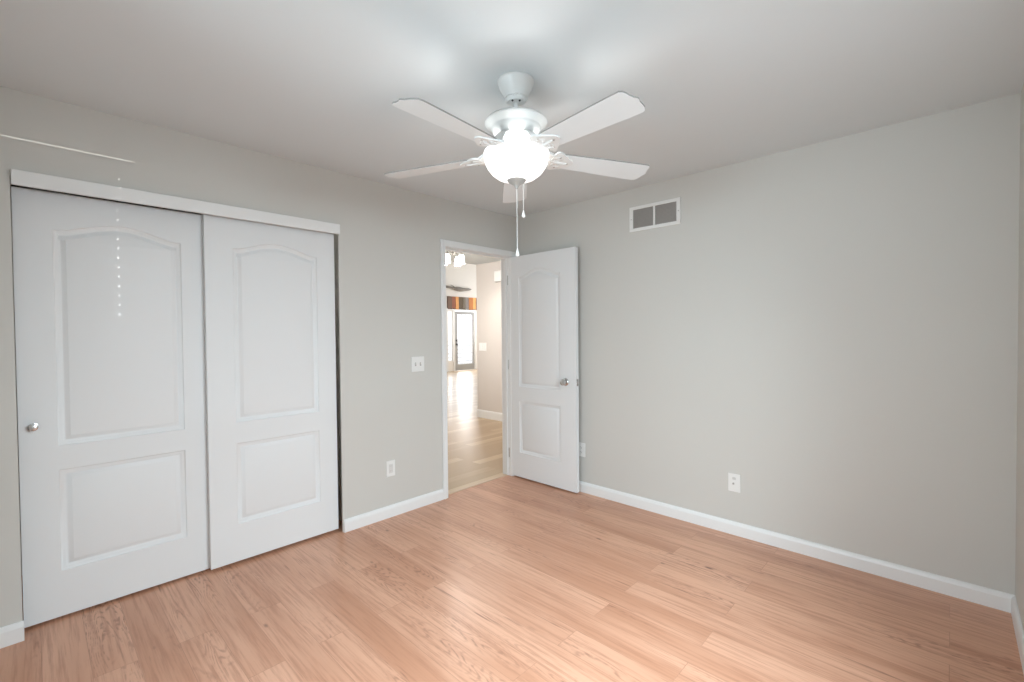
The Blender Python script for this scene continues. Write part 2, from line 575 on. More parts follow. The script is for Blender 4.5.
def moulded_slab(bm, x0, x1, z0, z1, thick, panels, both=False):
    """Door slab, front face at y=0 looking to -y, thickness to +y."""
    def side(y, sg):
        outer = [bm.verts.new((x, y, z)) for x, z in ((x0, z0), (x1, z0), (x1, z1), (x0, z1))]
        edges = [bm.edges.new((outer[i], outer[(i + 1) % 4])) for i in range(4)]
        for pl in panels:
            loops = [[bm.verts.new((x, y + sg * dep * 1.25, z)) for x, z in inset(pl, off)] for off, dep in PROFILE]
            n = len(pl)
            for a, b_ in zip(loops[:-1], loops[1:]):
                for i in range(n):
                    bm.faces.new((a[i], a[(i + 1) % n], b_[(i + 1) % n], b_[i]))
            bm.faces.new(loops[-1])
            for i in range(n):
                edges.append(bm.edges.get((loops[0][i], loops[0][(i + 1) % n])))
        bmesh.ops.triangle_fill(bm, edges=edges, use_beauty=True, use_dissolve=False)
        return outer
    f = side(0.0, 1)
    if both:
        k = side(thick, -1)
    else:
        k = [bm.verts.new((x, thick, z)) for x, z in ((x0, z0), (x1, z0), (x1, z1), (x0, z1))]
        bm.faces.new(k)
    for i in range(4):
        bm.faces.new((f[i], f[(i + 1) % 4], k[(i + 1) % 4], k[i]))


def face_y(x, y, z):
    """Local +z of a lathe pointing to world -y at the given point."""
    return Matrix.Translation((x, y, z)) @ Matrix.Rotation(R(90), 4, 'X')


# back (left) sliding door
d1 = empty('door_1', (-0.0535, 3.068, 0.0), 'left white sliding closet door with a small round knob', 'door', kind='structure')
bm = NB()
moulded_slab(bm, 0, 0.768, 0.014, 2.040, 0.034,
             [arch(0.128, 0.628, 0.230, 0.716, 0), arch(0.128, 0.628, 0.830, 1.857, 0.052)])
obj('door_panel', bm, DOORW, d1, smooth=50)
bm = NB()
lathe(bm, [(0, 0), (0.017, 0), (0.017, 0.003), (0.008, 0.005), (0.007, 0.014), (0.014, 0.018), (0.0165, 0.024), (0.0155, 0.029), (0.009, 0.032), (0, 0.0325)], face_y(0.048, 0.0, 0.934), 32)
tag(obj('knob', bm, CHROME, d1, smooth=40), 'small round chrome knob')
# front (right) sliding door
d2 = empty('door_2', (0.676, 3.028, 0.0), 'right white sliding closet door in front of the other one', 'door', kind='structure')
bm = NB()
moulded_slab(bm, 0, 0.749, 0.019, 2.040, 0.034,
             [arch(0.140, 0.630, 0.238, 0.714, 0), arch(0.140, 0.630, 0.838, 1.857, 0.052)])
obj('door_panel', bm, DOORW, d2, smooth=50)

# bedroom door, open along the right wall: its local x runs from the hinge to the latch edge
d3 = empty('door_3', (3.100, 3.010, 0.0), 'open white two-panel door standing along the bare wall', 'door', kind='structure', rotz=R(-90))
bm = NB()
moulded_slab(bm, 0, 0.769, 0.013, 2.052, 0.035,
             [arch(0.128, 0.606, 0.240, 0.716, 0), arch(0.128, 0.606, 0.852, 1.858, 0.062)], both=True)
obj('door_panel', bm, DOORW, d3, smooth=50)


def door_knob(bm, M):
    lathe(bm, [(0, 0), (0.032, 0), (0.032, 0.004), (0.028, 0.008), (0.014, 0.010), (0.011, 0.022), (0.016, 0.027), (0.0245, 0.034), (0.0265, 0.042), (0.023, 0.050), (0.012, 0.0535), (0, 0.054)], M, 40)


bm = NB(); door_knob(bm, face_y(0.662, 0.0, 0.930))
tag(obj('knob', bm, CHROME, d3, smooth=40), 'round chrome knob on the room side')
bm = NB(); door_knob(bm, Matrix.Translation((0.662, 0.035, 0.930)) @ Matrix.Rotation(R(-90), 4, 'X') @ Matrix.Scale(0.95, 4))
tag(obj('knob', bm, CHROME, d3, smooth=40), 'round chrome knob on the wall side')
bm = NB()
box(bm, 0.7688, 0.7705, 0.006, 0.029, 0.902, 0.958, 0.0005)
prism(bm, [(0.770, 0.012), (0.780, 0.012), (0.770, 0.023)], 0.922, 0.938)
tag(obj('latch', bm, CHROME, d3), 'chrome latch on the door edge')
for z in (0.22, 1.05, 1.84):
    bm = NB()
    tube(bm, [(-0.004, -0.004, z - 0.045), (-0.004, -0.004, z + 0.045)], 0.005, 12)
    box(bm, -0.003, -0.0005, 0.0, 0.030, z - 0.044, z + 0.044)
    tag(obj('hinge', bm, NICKEL, d3, smooth=40), 'nickel hinge')


# ------------------------------------------------------------------ ceiling fan with light bowl
FX, FY = 1.4700, 1.3720
fan = empty('ceiling_fan', (FX, FY, H), 'white five-blade ceiling fan with a glowing glass bowl light', 'ceiling fan')


def Z(z):
    return z - H


bm = NB()
lathe(bm, [(0, 0), (0.077, 0), (0.079, -0.004), (0.079, -0.010), (0.076, -0.014), (0.070, -0.034), (0.058, -0.056), (0.045, -0.068), (0.043, -0.072), (0.046, -0.076), (0.046, -0.083), (0.038, -0.094), (0.022, -0.098), (0.0, -0.098)], n=56)
obj('canopy', bm, FANW, fan, smooth=35)
bm = NB()
for k in range(22):
    a = 2 * math.pi * k / 22
    Mk = Matrix.Rotation(a, 4, 'Z') @ Matrix.Translation((0.0465, 0, -0.0795))
    bmesh.ops.create_icosphere(bm, subdivisions=1, radius=0.0045, matrix=Mk)
obj('beading', bm, FANW, fan, smooth=60)
for a in (R(195), R(255)):
    bm = NB()
    bmesh.ops.create_icosphere(bm, subdivisions=2, radius=0.005, matrix=Matrix.Translation((0.031 * math.cos(a), 0.031 * math.sin(a), -0.0965)))
    tag(obj('screw', bm, SHADOW, fan, smooth=60), 'dark screw hole under the canopy')
bm = NB(); lathe(bm, [(0, -0.09), (0.0115, -0.09), (0.0115, Z(2.300)), (0, Z(2.300))], n=24)
obj('downrod', bm, FANW, fan, smooth=40)
bm = NB()
lathe(bm, [(0, Z(2.316)), (0.018, Z(2.316)), (0.020, Z(2.292)), (0.060, Z(2.288)), (0.100, Z(2.279)), (0.126, Z(2.267)), (0.1345, Z(2.259)), (0.1355, Z(2.255)), (0.133, Z(2.250)),
           (0.109, Z(2.2360)), (0.108, Z(2.2345)), (0.107, Z(2.230)), (0.104, Z(2.221)), (0.092, Z(2.204)), (0.078, Z(2.194)), (0.070, Z(2.190)), (0.0, Z(2.190))], n=72)
obj('motor_housing', bm, FANW, fan, smooth=35)
bm = NB()
lathe(bm, [(0, Z(2.192)), (0.024, Z(2.192)), (0.019, Z(2.186)), (0.018, Z(2.145)), (0.021, Z(2.142)), (0.021, Z(2.134)), (0.016, Z(2.128)), (0.0, Z(2.126))], n=48)
for k in range(3):
    a = R(80 + 120 * k)
    tube(bm, [(0.017 * math.cos(a), 0.017 * math.sin(a), Z(2.138)), (0.139 * math.cos(a), 0.139 * math.sin(a), Z(2.1315))], 0.003, 8)
obj('light_fitter', bm, FANW, fan, smooth=35)
bm = NB()
# open-topped glass bowl, a real double wall
prof = [(0.1375, 2.131), (0.1405, 2.130), (0.1415, 2.125), (0.1395, 2.120), (0.1400, 2.108), (0.1365, 2.088), (0.1265, 2.066), (0.1090, 2.043), (0.0840, 2.024), (0.0500, 2.0125), (0.0, 2.009)]
inner = [(r - 0.0035 if r > 0.01 else 0.0, z + 0.0035) for r, z in prof[::-1]]
inner[-1] = (0.1345, 2.1305)
lathe(bm, [(r, Z(z)) for r, z in prof + inner], n=72)
bmesh.ops.remove_doubles(bm, verts=bm.verts, dist=1e-6)
tag(obj('glass_bowl', bm, BOWLM, fan, smooth=40), 'glowing frosted glass bowl')
bm = NB()
lathe(bm, [(0, Z(2.013)), (0.040, Z(2.016)), (0.042, Z(2.011)), (0.036, Z(2.004)), (0.024, Z(1.997)), (0.013, Z(1.990)), (0.0075, Z(1.981)), (0.005, Z(1.975)), (0, Z(1.973))], n=40)
fin = tag(obj('finial', bm, FINIAL, fan, smooth=35), 'grey finial under the glass bowl')

# blades and blade irons
R0, R1 = 0.190, 0.646


def blade_outline():
    top = [(R0, 0.048), (R0 + 0.03, 0.055), (0.40, 0.0625), (R1 - 0.050, 0.069)]
    tip = [(R1 - 0.034, 0.069), (R1 - 0.022, 0.064), (R1 - 0.013, 0.050), (R1 - 0.009, 0.034), (R1 - 0.006, 0.014), (R1, 0.002), (R1, -0.006), (R1 - 0.007, -0.016), (R1 - 0.012, -0.034), (R1 - 0.013, -0.050), (R1 - 0.018, -0.062), (R1 - 0.028, -0.069)]
    return top + tip + [(x, -y) for x, y in top[::-1]]


def blade_iron():
    b_ = NB()
    # neck sweeping down from the motor, then a three-lobed scroll plate under the blade
    secs = [(0.066, 0.014, 0.026, 0.012), (0.090, 0.013, 0.026, 0.012), (0.108, 0.000, 0.026, 0.013), (0.126, -0.024, 0.028, 0.012), (0.146, -0.045, 0.034, 0.010), (0.170, -0.056, 0.042, 0.008), (0.195, -0.058, 0.044, 0.007)]
    prev = None
    for r, dz, w, t in secs:
        ring = [b_.verts.new((r, y, dz + z)) for y, z in ((-w, -t * .3), (-w * .6, -t * .6), (w * .6, -t * .6), (w, -t * .3), (w, t * .3), (w * .6, t * .6), (-w * .6, t * .6), (-w, t * .3))]
        if prev:
            for i in range(8):
                b_.faces.new((prev[i], prev[(i + 1) % 8], ring[(i + 1) % 8], ring[i]))
        else:
            b_.faces.new(ring)
        prev = ring
    b_.faces.new(prev)
    ol = []
    for i in range(60):
        a = 2 * math.pi * i / 60
        rr = 0.048 * (1 + 0.20 * math.cos(3 * a) + 0.06 * math.cos(6 * a))
        ol.append((0.203 + rr * math.cos(a) * 1.05, rr * math.sin(a) * 1.25))
    prism(b_, ol, -0.064, -0.0555)
    # raised scrolls on the plate
    for s in (-1, 1):
        pts = []
        for i in range(22):
            a = i / 21 * 2.6 * math.pi
            rr = 0.019 * (1 - i / 21 * 0.78)
            pts.append((0.186 + rr * math.cos(a) * 1.2, s * (0.021 + rr * math.sin(a)), -0.0635))
        tube(b_, pts, 0.0035, 8)
        tube(b_, [(0.092, s * 0.012, -0.006), (0.112, s * 0.019, -0.022), (0.130, s * 0.030, -0.042), (0.150, s * 0.038, -0.056), (0.172, s * 0.036, -0.062)], 0.0045, 8)
    tube(b_, [(0.150, 0, -0.058), (0.185, 0, -0.066), (0.225, 0, -0.066), (0.243, 0, -0.062)], [0.004, 0.006, 0.005, 0.003], 8)
    return b_


def screw_bm(x, y):
    b_ = NB()
    lathe(b_, [(0, -0.0685), (0.004, -0.0675), (0.0052, -0.064), (0.0052, -0.060), (0, -0.060)], Matrix.Translation((x, y, 0)), 14)
    return b_


def make_blade():
    root = bpy.data.objects.new('fan_blade', None)
    C.objects.link(root)
    b_ = NB()
    prism(b_, blade_outline(), -0.0030, 0.0030)
    bl = obj('blade_board', b_, BLADE, root, bevel=0.0012)
    bl.data.materials.append(EDGE)
    for f in bl.data.polygons:
        if abs(f.normal.z) < 0.5:
            f.material_index = 1
    tilt = Matrix.Rotation(R(-9.5), 4, 'X')
    # droop of 20 mm from root to tip
    bl.matrix_local = Matrix.Translation((0, 0, -0.0525)) @ Matrix.Rotation(R(1.9), 4, 'Y') @ tilt
    b_ = blade_iron()
    for v in b_.verts:                      # the plate follows the pitch of the blade
        f = max(0.0, min(1.0, (v.co.x - 0.11) / 0.06))
        v.co.z += -0.167 * v.co.y * f - 0.034 * (v.co.x - 0.11) * f
    obj('blade_iron', b_, FANW, root, smooth=40)
    for x, y in ((0.238, 0.0), (0.192, 0.040), (0.192, -0.040)):
        b_ = screw_bm(x, y)
        for v in b_.verts:
            v.co.z += -0.167 * v.co.y - 0.034 * (v.co.x - 0.11)
        obj('screw', b_, NICKEL, root, smooth=40)
    return root


blade = make_blade()
for k, a in enumerate((44.3, 115.4, 187.9, 261.0, 331.0)):
    o = blade if k == 0 else copy_tree(blade)
    o.parent = fan
    o.location = (0, 0, Z(2.176))
    o.rotation_euler = (0, 0, R(a))


# pull chains
def pull_chain(x, y, z0, z1, label):
    b_ = NB()
    n = int((z0 - z1) / 0.0062)
    tube(b_, [(x, y, Z(z0)), (x, y, Z(z1))], 0.0009, 6)
    for i in range(n):
        bmesh.ops.create_icosphere(b_, subdivisions=1, radius=0.0021, matrix=Matrix.Translation((x, y, Z(z0 - (i + 0.5) * 0.0062))))
    c = tag(obj('pull_chain', b_, PLASTIC, fan, smooth=60), label)
    b_ = NB()
    M = Matrix.Translation((x, y, Z(z1)))
    lathe(b_, [(0, 0.004), (0.0025, 0.003), (0.004, -0.004), (0.0075, -0.016), (0.0088, -0.022), (0.0075, -0.027), (0.004, -0.0295), (0, -0.030)], M, 24)
    obj('fob', b_, PLASTIC, c, smooth=50)


pull_chain(0.002, 0.001, 1.974, 1.712, 'long white pull chain hanging from the finial')
cdir, rdir = Vector((math.cos(yaw), math.sin(yaw))), Vector((math.sin(yaw), -math.cos(yaw)))
q = cdir * 0.152 + rdir * 0.033
pull_chain(q.x, q.y, 2.150, 1.918, 'short white pull chain behind the bowl')
bm = NB(); tube(bm, [(cdir.x * 0.05, cdir.y * 0.05, Z(2.150)), (q.x * 0.9, q.y * 0.9, Z(2.154)), (q.x, q.y, Z(2.150))], 0.003, 8)
obj('chain_guide', bm, FANW, fan, smooth=50)
for k in range(3):
    a = R(20 + 120 * k)
    lamp('fan_bulb', 'POINT', (FX + 0.022 * math.cos(a), FY + 0.022 * math.sin(a), 2.112), BULB, (0.97, 0.985, 0.98), radius=0.022)


# ------------------------------------------------------------------ wall fittings
def rx(u, v, d):
    """right wall: u runs along -y (to the right in view), v up, d out of the wall"""
    return (XR - d, -u, v)


vent = empty('wall_vent', (XR, 1.592, 2.204), 'white return air vent high on the bare wall', 'vent')
hw, hh = 0.2005, 0.094
bm = NB()
box(bm, -0.009, -0.0004, -hw, hw, hh - 0.024, hh, 0.003)
box(bm, -0.009, -0.0004, -hw, hw, -hh, -hh + 0.024, 0.003)
box(bm, -0.009, -0.0004, hw - 0.030, hw, -hh + 0.024, hh - 0.024, 0.002)
box(bm, -0.009, -0.0004, -hw, -hw + 0.030, -hh + 0.024, hh - 0.024, 0.002)
box(bm, -0.0085, -0.0004, -0.008, 0.008, -hh + 0.024, hh - 0.024, 0.002)
obj('frame', bm, PLASTIC, vent)
for s in (-1, 1):
    c0, c1 = (0.008, hw - 0.030) if s > 0 else (-hw + 0.030, -0.008)
    bm = NB()
    box(bm, -0.0012, -0.0005, c0, c1, -hh + 0.024, hh - 0.024)
    n = 15
    for i in range(n):
        z = -hh + 0.026 + (2 * hh - 0.050) * (i + 0.5) / n
        a = [bm.verts.new((x, y, zz)) for y in (c0, c1) for x, zz in ((-0.0065, z - 0.0038), (-0.0058, z - 0.0044), (-0.0012, z + 0.0036), (-0.0019, z + 0.0042))]
        for i0 in range(4):
            bm.faces.new((a[i0], a[(i0 + 1) % 4], a[4 + (i0 + 1) % 4], a[4 + i0]))
        bm.faces.new(a[:4]); bm.faces.new(a[4:])
    for i in range(1, 7):
        y = c0 + (c1 - c0) * i / 7
        box(bm, -0.0068, -0.0055, y - 0.0008, y + 0.0008, -hh + 0.024, hh - 0.024)
    tag(obj('grille', bm, SHADEGREY, vent), 'louvred grille with shade put into its grey')
for s in (-1, 1):
    bm = NB(); lathe(bm, [(0, 0.0016), (0.003, 0.0012), (0.004, 0), (0, 0)], Matrix.Translation((-0.009, s * (hw - 0.015), 0)) @ Matrix.Rotation(R(-90), 4, 'Y'), 14)
    obj('screw', bm, NICKEL, vent, smooth=40)


def plate(name, loc, rotz, w, h, label, cat, devices):
    """Wall plate; local x along the wall, -y out of the wall. devices: list of (kind, x)"""
    root = empty(name, loc, label, cat, rotz=rotz)
    b_ = NB()
    box(b_, -w / 2, w / 2, -0.006, -0.0004, -h / 2, h / 2, 0.0025)
    obj('cover_plate', b_, PLASTIC, root)
    scr = []
    for kind, x in devices:
        if kind == 'toggle':
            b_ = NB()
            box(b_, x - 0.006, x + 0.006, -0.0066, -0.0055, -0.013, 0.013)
            tag(obj('toggle_slot', b_, SHADEGREY, root), 'shaded slot around the toggle')
            b_ = NB()
            prism(b_, [(-0.004, -0.006), (0.006, -0.006), (0.013, -0.017), (0.008, -0.019)], x - 0.0038, x + 0.0038,
                  Matrix(((0, 0, 1, 0), (0, 1, 0, 0), (1, 0, 0, 0), (0, 0, 0, 1))))
            obj('toggle', b_, PLASTIC, root, bevel=0.001)
            for z in (-0.030, 0.030):
                scr.append(face_y(x, -0.006, z))
        elif kind == 'duplex':
            for z in (-0.0195, 0.0195):
                b_ = NB()
                ol = []
                for i in range(28):
                    a = 2 * math.pi * i / 28
                    ol.append((x + 0.0172 * math.cos(a), max(-0.0135, min(0.0135, 0.0172 * math.sin(a)))))
                prism(b_, [(u, v + z) for u, v in ol], 0, 0.0022, face_y(0, -0.0055, 0))
                s_ = obj('socket', b_, PLASTIC, root)
                for dx in (-0.0065, 0.0065):
                    b_ = NB()
                    box(b_, x + dx - 0.001, x + dx + 0.001, -0.0081, -0.0070, z - 0.001, z + 0.007)
                    obj('slot', b_, SHADOW, s_)
                b_ = NB()
                lathe(b_, [(0, 0.0005), (0.0026, 0.0004), (0.0026, -0.001), (0, -0.001)], face_y(x, -0.0077, z - 0.0065), 12)
                obj('ground_hole', b_, SHADOW, s_)
            scr.append(face_y(x, -0.006, 0))
        elif kind == 'decora':
            b_ = NB()
            box(b_, x - 0.0165, x + 0.0165, -0.0082, -0.0050, -0.033, 0.033, 0.0012)
            s_ = tag(obj('rectangular_insert', b_, material('grey_insert', (0.67, 0.67, 0.655, 1), 0.35, noise=(20, 0.01)), root), 'slightly greyer rectangular insert')
            for z in (-0.017, 0.017):
                for dx in (-0.0065, 0.0065):
                    b_ = NB()
                    box(b_, x + dx - 0.001, x + dx + 0.001, -0.0086, -0.0075, z - 0.003, z + 0.005)
                    obj('slot', b_, SHADEGREY, s_)
        elif kind == 'coax':
            b_ = NB()
            lathe(b_, [(0, 0.001), (0.0065, 0.001), (0.0065, 0.003), (0.0048, 0.003), (0.0048, 0.009), (0.0035, 0.010), (0, 0.010)], face_y(x - 0.004, -0.006, -0.006), 20)
            tag(obj('coax_jack', b_, NICKEL, root, smooth=40), 'dark coaxial jack')
            b_ = NB()
            box(b_, x - 0.011, x + 0.011, -0.0075, -0.0055, 0.020, 0.036, 0.001)
            obj('jack_module', b_, material('grey_jack', (0.62, 0.62, 0.60, 1), 0.4, noise=(20, 0.01)), root)
            for z in (-0.046, 0.046):
                scr.append(face_y(x, -0.006, z))
        elif kind == 'rocker':
            b_ = NB()
            prism(b_, [(-0.033, -0.0055), (-0.033, -0.0075), (0.0, -0.0085), (0.033, -0.0105), (0.033, -0.0055)], x - 0.0165, x + 0.0165,
                  Matrix(((0, 0, 1, 0), (0, 1, 0, 0), (1, 0, 0, 0), (0, 0, 0, 1))))
            obj('rocker', b_, PLASTIC, root)
    for M in scr:
        b_ = NB()
        lathe(b_, [(0, 0.001), (0.0028, 0.0006), (0.0032, 0), (0, 0)], M, 12)
        obj('screw', b_, PLASTIC, root, smooth=40)
    return root


plate('light_switch', (2.058, YL, 1.113), 0, 0.117, 0.117, 'double toggle light switch plate beside the doorway', 'light switch', [('toggle', -0.023), ('toggle', 0.023)])
plate('wall_outlet', (1.808, YL, 0.357), 0, 0.072, 0.117, 'white outlet low between the closet and the doorway', 'outlet', [('decora', 0)])
plate('wall_outlet', (XR, 2.255, 0.357), R(-90), 0.078, 0.117, 'white outlet half hidden beside the open door', 'outlet', [('duplex', 0)])
plate('cable_outlet', (XR, 1.034, 0.345), R(-90), 0.076, 0.120, 'white cable jack plate alone on the bare wall', 'outlet', [('coax', 0)])


# ------------------------------------------------------------------ windows beside the camera
def window(name, x0, x1, z0, z1, label, back=False):
    loc = (XB - T / 2, (x0 + x1) / 2, z0) if back else ((x0 + x1) / 2, YN - T / 2, z0)
    root = empty(name, loc, label, 'window', kind='structure', rotz=R(-90) if back else 0.0)
    w, h = x1 - x0, z1 - z0
    b_ = NB()
    for a in ((-w / 2, -w / 2 + 0.04, 0, h), (w / 2 - 0.04, w / 2, 0, h), (-w / 2 + 0.04, w / 2 - 0.04, 0, 0.04), (-w / 2 + 0.04, w / 2 - 0.04, h - 0.04, h), (-w / 2 + 0.04, w / 2 - 0.04, h / 2 - 0.02, h / 2 + 0.02)):
        box(b_, a[0], a[1], -0.04, 0.0, a[2], a[3], 0.003)
    obj('window_frame', b_, TRIM, root)
    b_ = NB(); box(b_, -w / 2 + 0.035, w / 2 - 0.035, -0.022, -0.018, 0.035, h - 0.035)
    obj('glass_pane', b_, GLASS, root)
    b_ = NB(); box(b_, -w / 2 - 0.03, w / 2 + 0.03, T / 2 + 0.0005, T / 2 + 0.05, -0.02, -0.0005, 0.004)
    obj('window_sill', b_, TRIM, root)
    return root


window('window_1', W1[0], W1[1], W1[2], W1[3], 'large bedroom window beside the camera')
win2 = window('window_2', W2[0], W2[1], W2[2], W2[3] + 0.0, 'narrow bedroom window with a closed white blind')
window('window_5', WB[0], WB[1], WB[2], WB[3], 'added bedroom window behind the camera', back=True)
blind = empty('window_blind', ((W2[0] + W2[1]) / 2, YN - 0.035, W2[2]), 'closed white slatted blind in the narrow bedroom window', 'blind')
bw = (W2[1] - W2[0]) / 2
hx = 0.600 + (0.312 - 0.600) * 0.7027 - (W2[0] + W2[1]) / 2
hd = 2.0305 - W2[2]
bm = NB(); box(bm, -bw, bw - 0.079, -0.02, 0.02, hd - 0.046, hd - 0.0056)
box(bm, bw - 0.079, bw, -0.02, 0.02, hd - 0.046, hd)
obj('headrail', bm, BLINDM, blind)
bm = NB(); box(bm, -bw, bw, -0.02, 0.02, hd, W2[3] - W2[2] - 0.001)
obj('valance', bm, BLINDM, blind)
pitch_b = 0.0335
zt = hd - 0.046
k = 0
while zt - pitch_b > 0.02:
    bm = NB()
    y0 = 0.003 if k % 2 else -0.003
    lo, hi = zt - pitch_b, zt + 0.003
    box(bm, -bw, hx - 0.0030, y0 - 0.001, y0 + 0.001, lo, hi)
    box(bm, hx + 0.0030, bw, y0 - 0.001, y0 + 0.001, lo, hi)
    box(bm, hx - 0.0030, hx + 0.0030, y0 - 0.001, y0 + 0.001, lo + 0.0095, hi)
    obj('slat', bm, BLINDM, blind)
    zt -= pitch_b
    k += 1
bm = NB(); box(bm, -bw, bw, -0.015, 0.015, 0.002, zt + 0.003, 0.003)
obj('bottom_rail', bm, BLINDM, blind)


# ------------------------------------------------------------------ hall and great room seen through the doorway
HX, HY, GX, GY, GH = 4.93, 5.50, 13.0, 12.76, 4.3
X0 = 1.62
bm = NB(); box(bm, X0 - 0.1, GX + 0.1, YL + 0.065, GY + 0.1, -0.10, 0.0)
struct('floor.001', bm, HALLFLOOR, 'pale wood plank floor of the hall beyond the doorway', 'floor')
bm = NB(); box(bm, X0, HX + 0.115, Y2, HY, H, H + 0.12)
struct('ceiling.001', bm, CEIL, 'white hall ceiling beyond the doorway', 'ceiling')
bm = NB(); box(bm, X0 - 0.1, GX + 0.1, HY - 0.1, GY + 0.1, GH, GH + 0.1)
struct('ceiling.002', bm, CEIL, 'high white great room ceiling', 'ceiling')
bm = NB(); box(bm, HX, HX + 0.115, Y2, HY, 0, H)
box(bm, XR + T, HX + 0.115, YL, Y2, 0, H)
struct('wall_hall', bm, HALLWALL, 'beige hall wall seen through the doorway', 'wall')
bm = NB(); box(bm, HX + 0.115, GX + 0.1, HY - 0.115, HY, 0, GH)
box(bm, X0 - 0.1, HX + 0.115, HY - 0.115, HY, H + 0.12, GH)
struct('wall_great_room_front', bm, FARWALL, 'pale great room wall above and beside the hall', 'wall')
bm = NB()
box(bm, X0 - 0.1, X0, Y2, WS[0], 0, GH); box(bm, X0 - 0.1, X0, WS[1], GY, 0, GH)
box(bm, X0 - 0.1, X0, WS[0], WS[1], 0, WS[2]); box(bm, X0 - 0.1, X0, WS[0], WS[1], WS[3], GH)
box(bm, GX, GX + 0.1, HY, W3[0], 0, GH); box(bm, GX, GX + 0.1, W3[1], GY, 0, GH)
box(bm, GX, GX + 0.1, W3[0], W3[1], 0, W3[2]); box(bm, GX, GX + 0.1, W3[0], W3[1], W3[3], GH)
struct('wall_great_room_side', bm, FARWALL, 'pale side walls of the great room', 'wall')
for nm, xw, q, lb in (('window_3', GX + 0.05, W3, 'added great room window out of view, brightens the far wall'), ('window_6', X0 - 0.05, WS, 'added hall window out of view, brightens the hall wall')):
    wn = empty(nm, (xw, (q[0] + q[1]) / 2, q[2]), lb, 'window', kind='structure')
    hy, hz = (q[1] - q[0]) / 2, q[3] - q[2]
    bm = NB()
    for y0, y1, z0, z1 in ((-hy, -hy + .06, 0, hz), (hy - .06, hy, 0, hz), (-.03, .03, .06, hz - .06), (-hy + .06, hy - .06, 0, .06), (-hy + .06, hy - .06, hz - .06, hz)):
        box(bm, -0.03, 0.03, y0, y1, z0, z1, 0.004)
    obj('window_frame', bm, TRIM, wn)
    bm = NB(); box(bm, -0.003, 0.003, -hy + .05, hy - .05, .05, hz - .05); obj('glass_pane', bm, GLASS, wn)

# far wall with glazed door, sidelight
DX0, DX1, DT = 10.39, 11.29, 2.12           # door leaf
SX0, SX1 = 10.06, 10.31                    # sidelight
bm = NB()
box(bm, X0 - 0.1, SX0, GY, GY + 0.12, 0, GH)
box(bm, SX1, DX0 - 0.02, GY, GY + 0.12, 0, DT + 0.03)
box(bm, DX1 + 0.02, GX + 0.1, GY, GY + 0.12, 0, GH)
box(bm, SX0, DX1 + 0.02, GY, GY + 0.12, DT + 0.03, GH)
box(bm, SX0, SX1, GY, GY + 0.12, 0, 0.36)
struct('wall_far', bm, FARWALL, 'tall pale far wall of the great room', 'wall')
bm = NB()
box(bm, SX0 - 0.07, SX0 + 0.01, GY - 0.02, GY - 0.0005, 0, DT + 0.11, 0.003)
box(bm, SX1 - 0.01, DX0 - 0.008, GY - 0.02, GY - 0.0005, 0, DT + 0.03, 0.003)
box(bm, DX1 + 0.008, DX1 + 0.09, GY - 0.02, GY - 0.0005, 0, DT + 0.03, 0.003)
box(bm, SX0 + 0.01, DX1 + 0.09, GY - 0.02, GY - 0.0005, DT + 0.03, DT + 0.11, 0.003)
struct('trim_6', bm, TRIM, 'white casing around the grey garden door and sidelight', 'trim')
d4 = empty('door_4', (DX0, GY, 0), 'grey glazed garden door at the far end beyond the hall', 'door', kind='structure')
bm = NB()
w = DX1 - DX0
gx0, gx1, gz0, gz1 = 0.125, w - 0.085, 0.235, 2.015
box(bm, 0, gx0, 0, 0.045, 0.012, DT, 0.003); box(bm, gx1, w, 0, 0.045, 0.012, DT, 0.003)
box(bm, gx0, gx1, 0, 0.045, 0.012, gz0, 0.003); box(bm, gx0, gx1, 0, 0.045, gz1, DT, 0.003)
obj('door_frame', bm, GREYDOOR, d4)
bm = NB(); box(bm, gx0 - 0.005, gx1 + 0.005, 0.020, 0.026, gz0 - 0.005, gz1 + 0.005)
obj('glass_pane', bm, GLASS, d4)
for z, nm in ((0.945, 'door_handle'), (1.085, 'deadbolt')):
    bm = NB()
    lathe(bm, [(0, 0), (0.034, 0), (0.034, 0.010), (0.014, 0.014), (0.014, 0.035), (0.030, 0.045), (0.030, 0.058), (0, 0.062)] if nm == 'door_handle' else [(0, 0), (0.034, 0), (0.034, 0.014), (0.02, 0.018), (0.02, 0.024), (0, 0.024)], face_y(0.060, 0, z), 24)
    tag(obj(nm, bm, BLACKM, d4, smooth=40), 'black ' + nm.replace('_', ' '))
win4 = empty('window_4', (SX0, GY + 0.04, 0.36), 'narrow sidelight window left of the grey garden door', 'window', kind='structure')
bm = NB()
sw, sh = SX1 - SX0, DT + 0.03 - 0.36
for a in ((0, 0.035, 0, sh), (sw - 0.035, sw, 0, sh), (0.035, sw - 0.035, 0, 0.035), (0.035, sw - 0.035, sh - 0.035, sh)):
    box(bm, a[0], a[1], 0, 0.04, a[2], a[3], 0.002)
obj('window_frame', bm, TRIM, win4)
bm = NB(); box(bm, 0.03, sw - 0.03, 0.018, 0.023, 0.03, sh - 0.03); obj('glass_pane', bm, GLASS, win4)
# deck outside
bm = NB(); box(bm, 8.0, 14.5, GY + 0.12, 16.2, -0.16, -0.02)
struct('ground', bm, DECK, 'grey deck outside the glazed garden door', 'deck')
rail = empty('deck_railing', (11.4, 15.6, -0.02), 'pale deck railing seen through the garden door glass', 'railing')
RAILM = material('pale_rail', (0.72, 0.72, 0.71, 1), 0.6, noise=(8, 0.03))
for x in (-2.2, 0.35, 2.4):
    bm = NB(); box(bm, x - 0.05, x + 0.05, -0.05, 0.05, 0, 1.12, 0.006); obj('railing_post', bm, RAILM, rail)
for i, z in enumerate((0.14, 0.31, 0.48, 0.65, 0.82, 1.02)):
    bm = NB(); box(bm, -2.3, 2.5, -0.03, 0.03, z - 0.03, z + 0.03, 0.005); obj('railing_bar', bm, RAILM, rail)

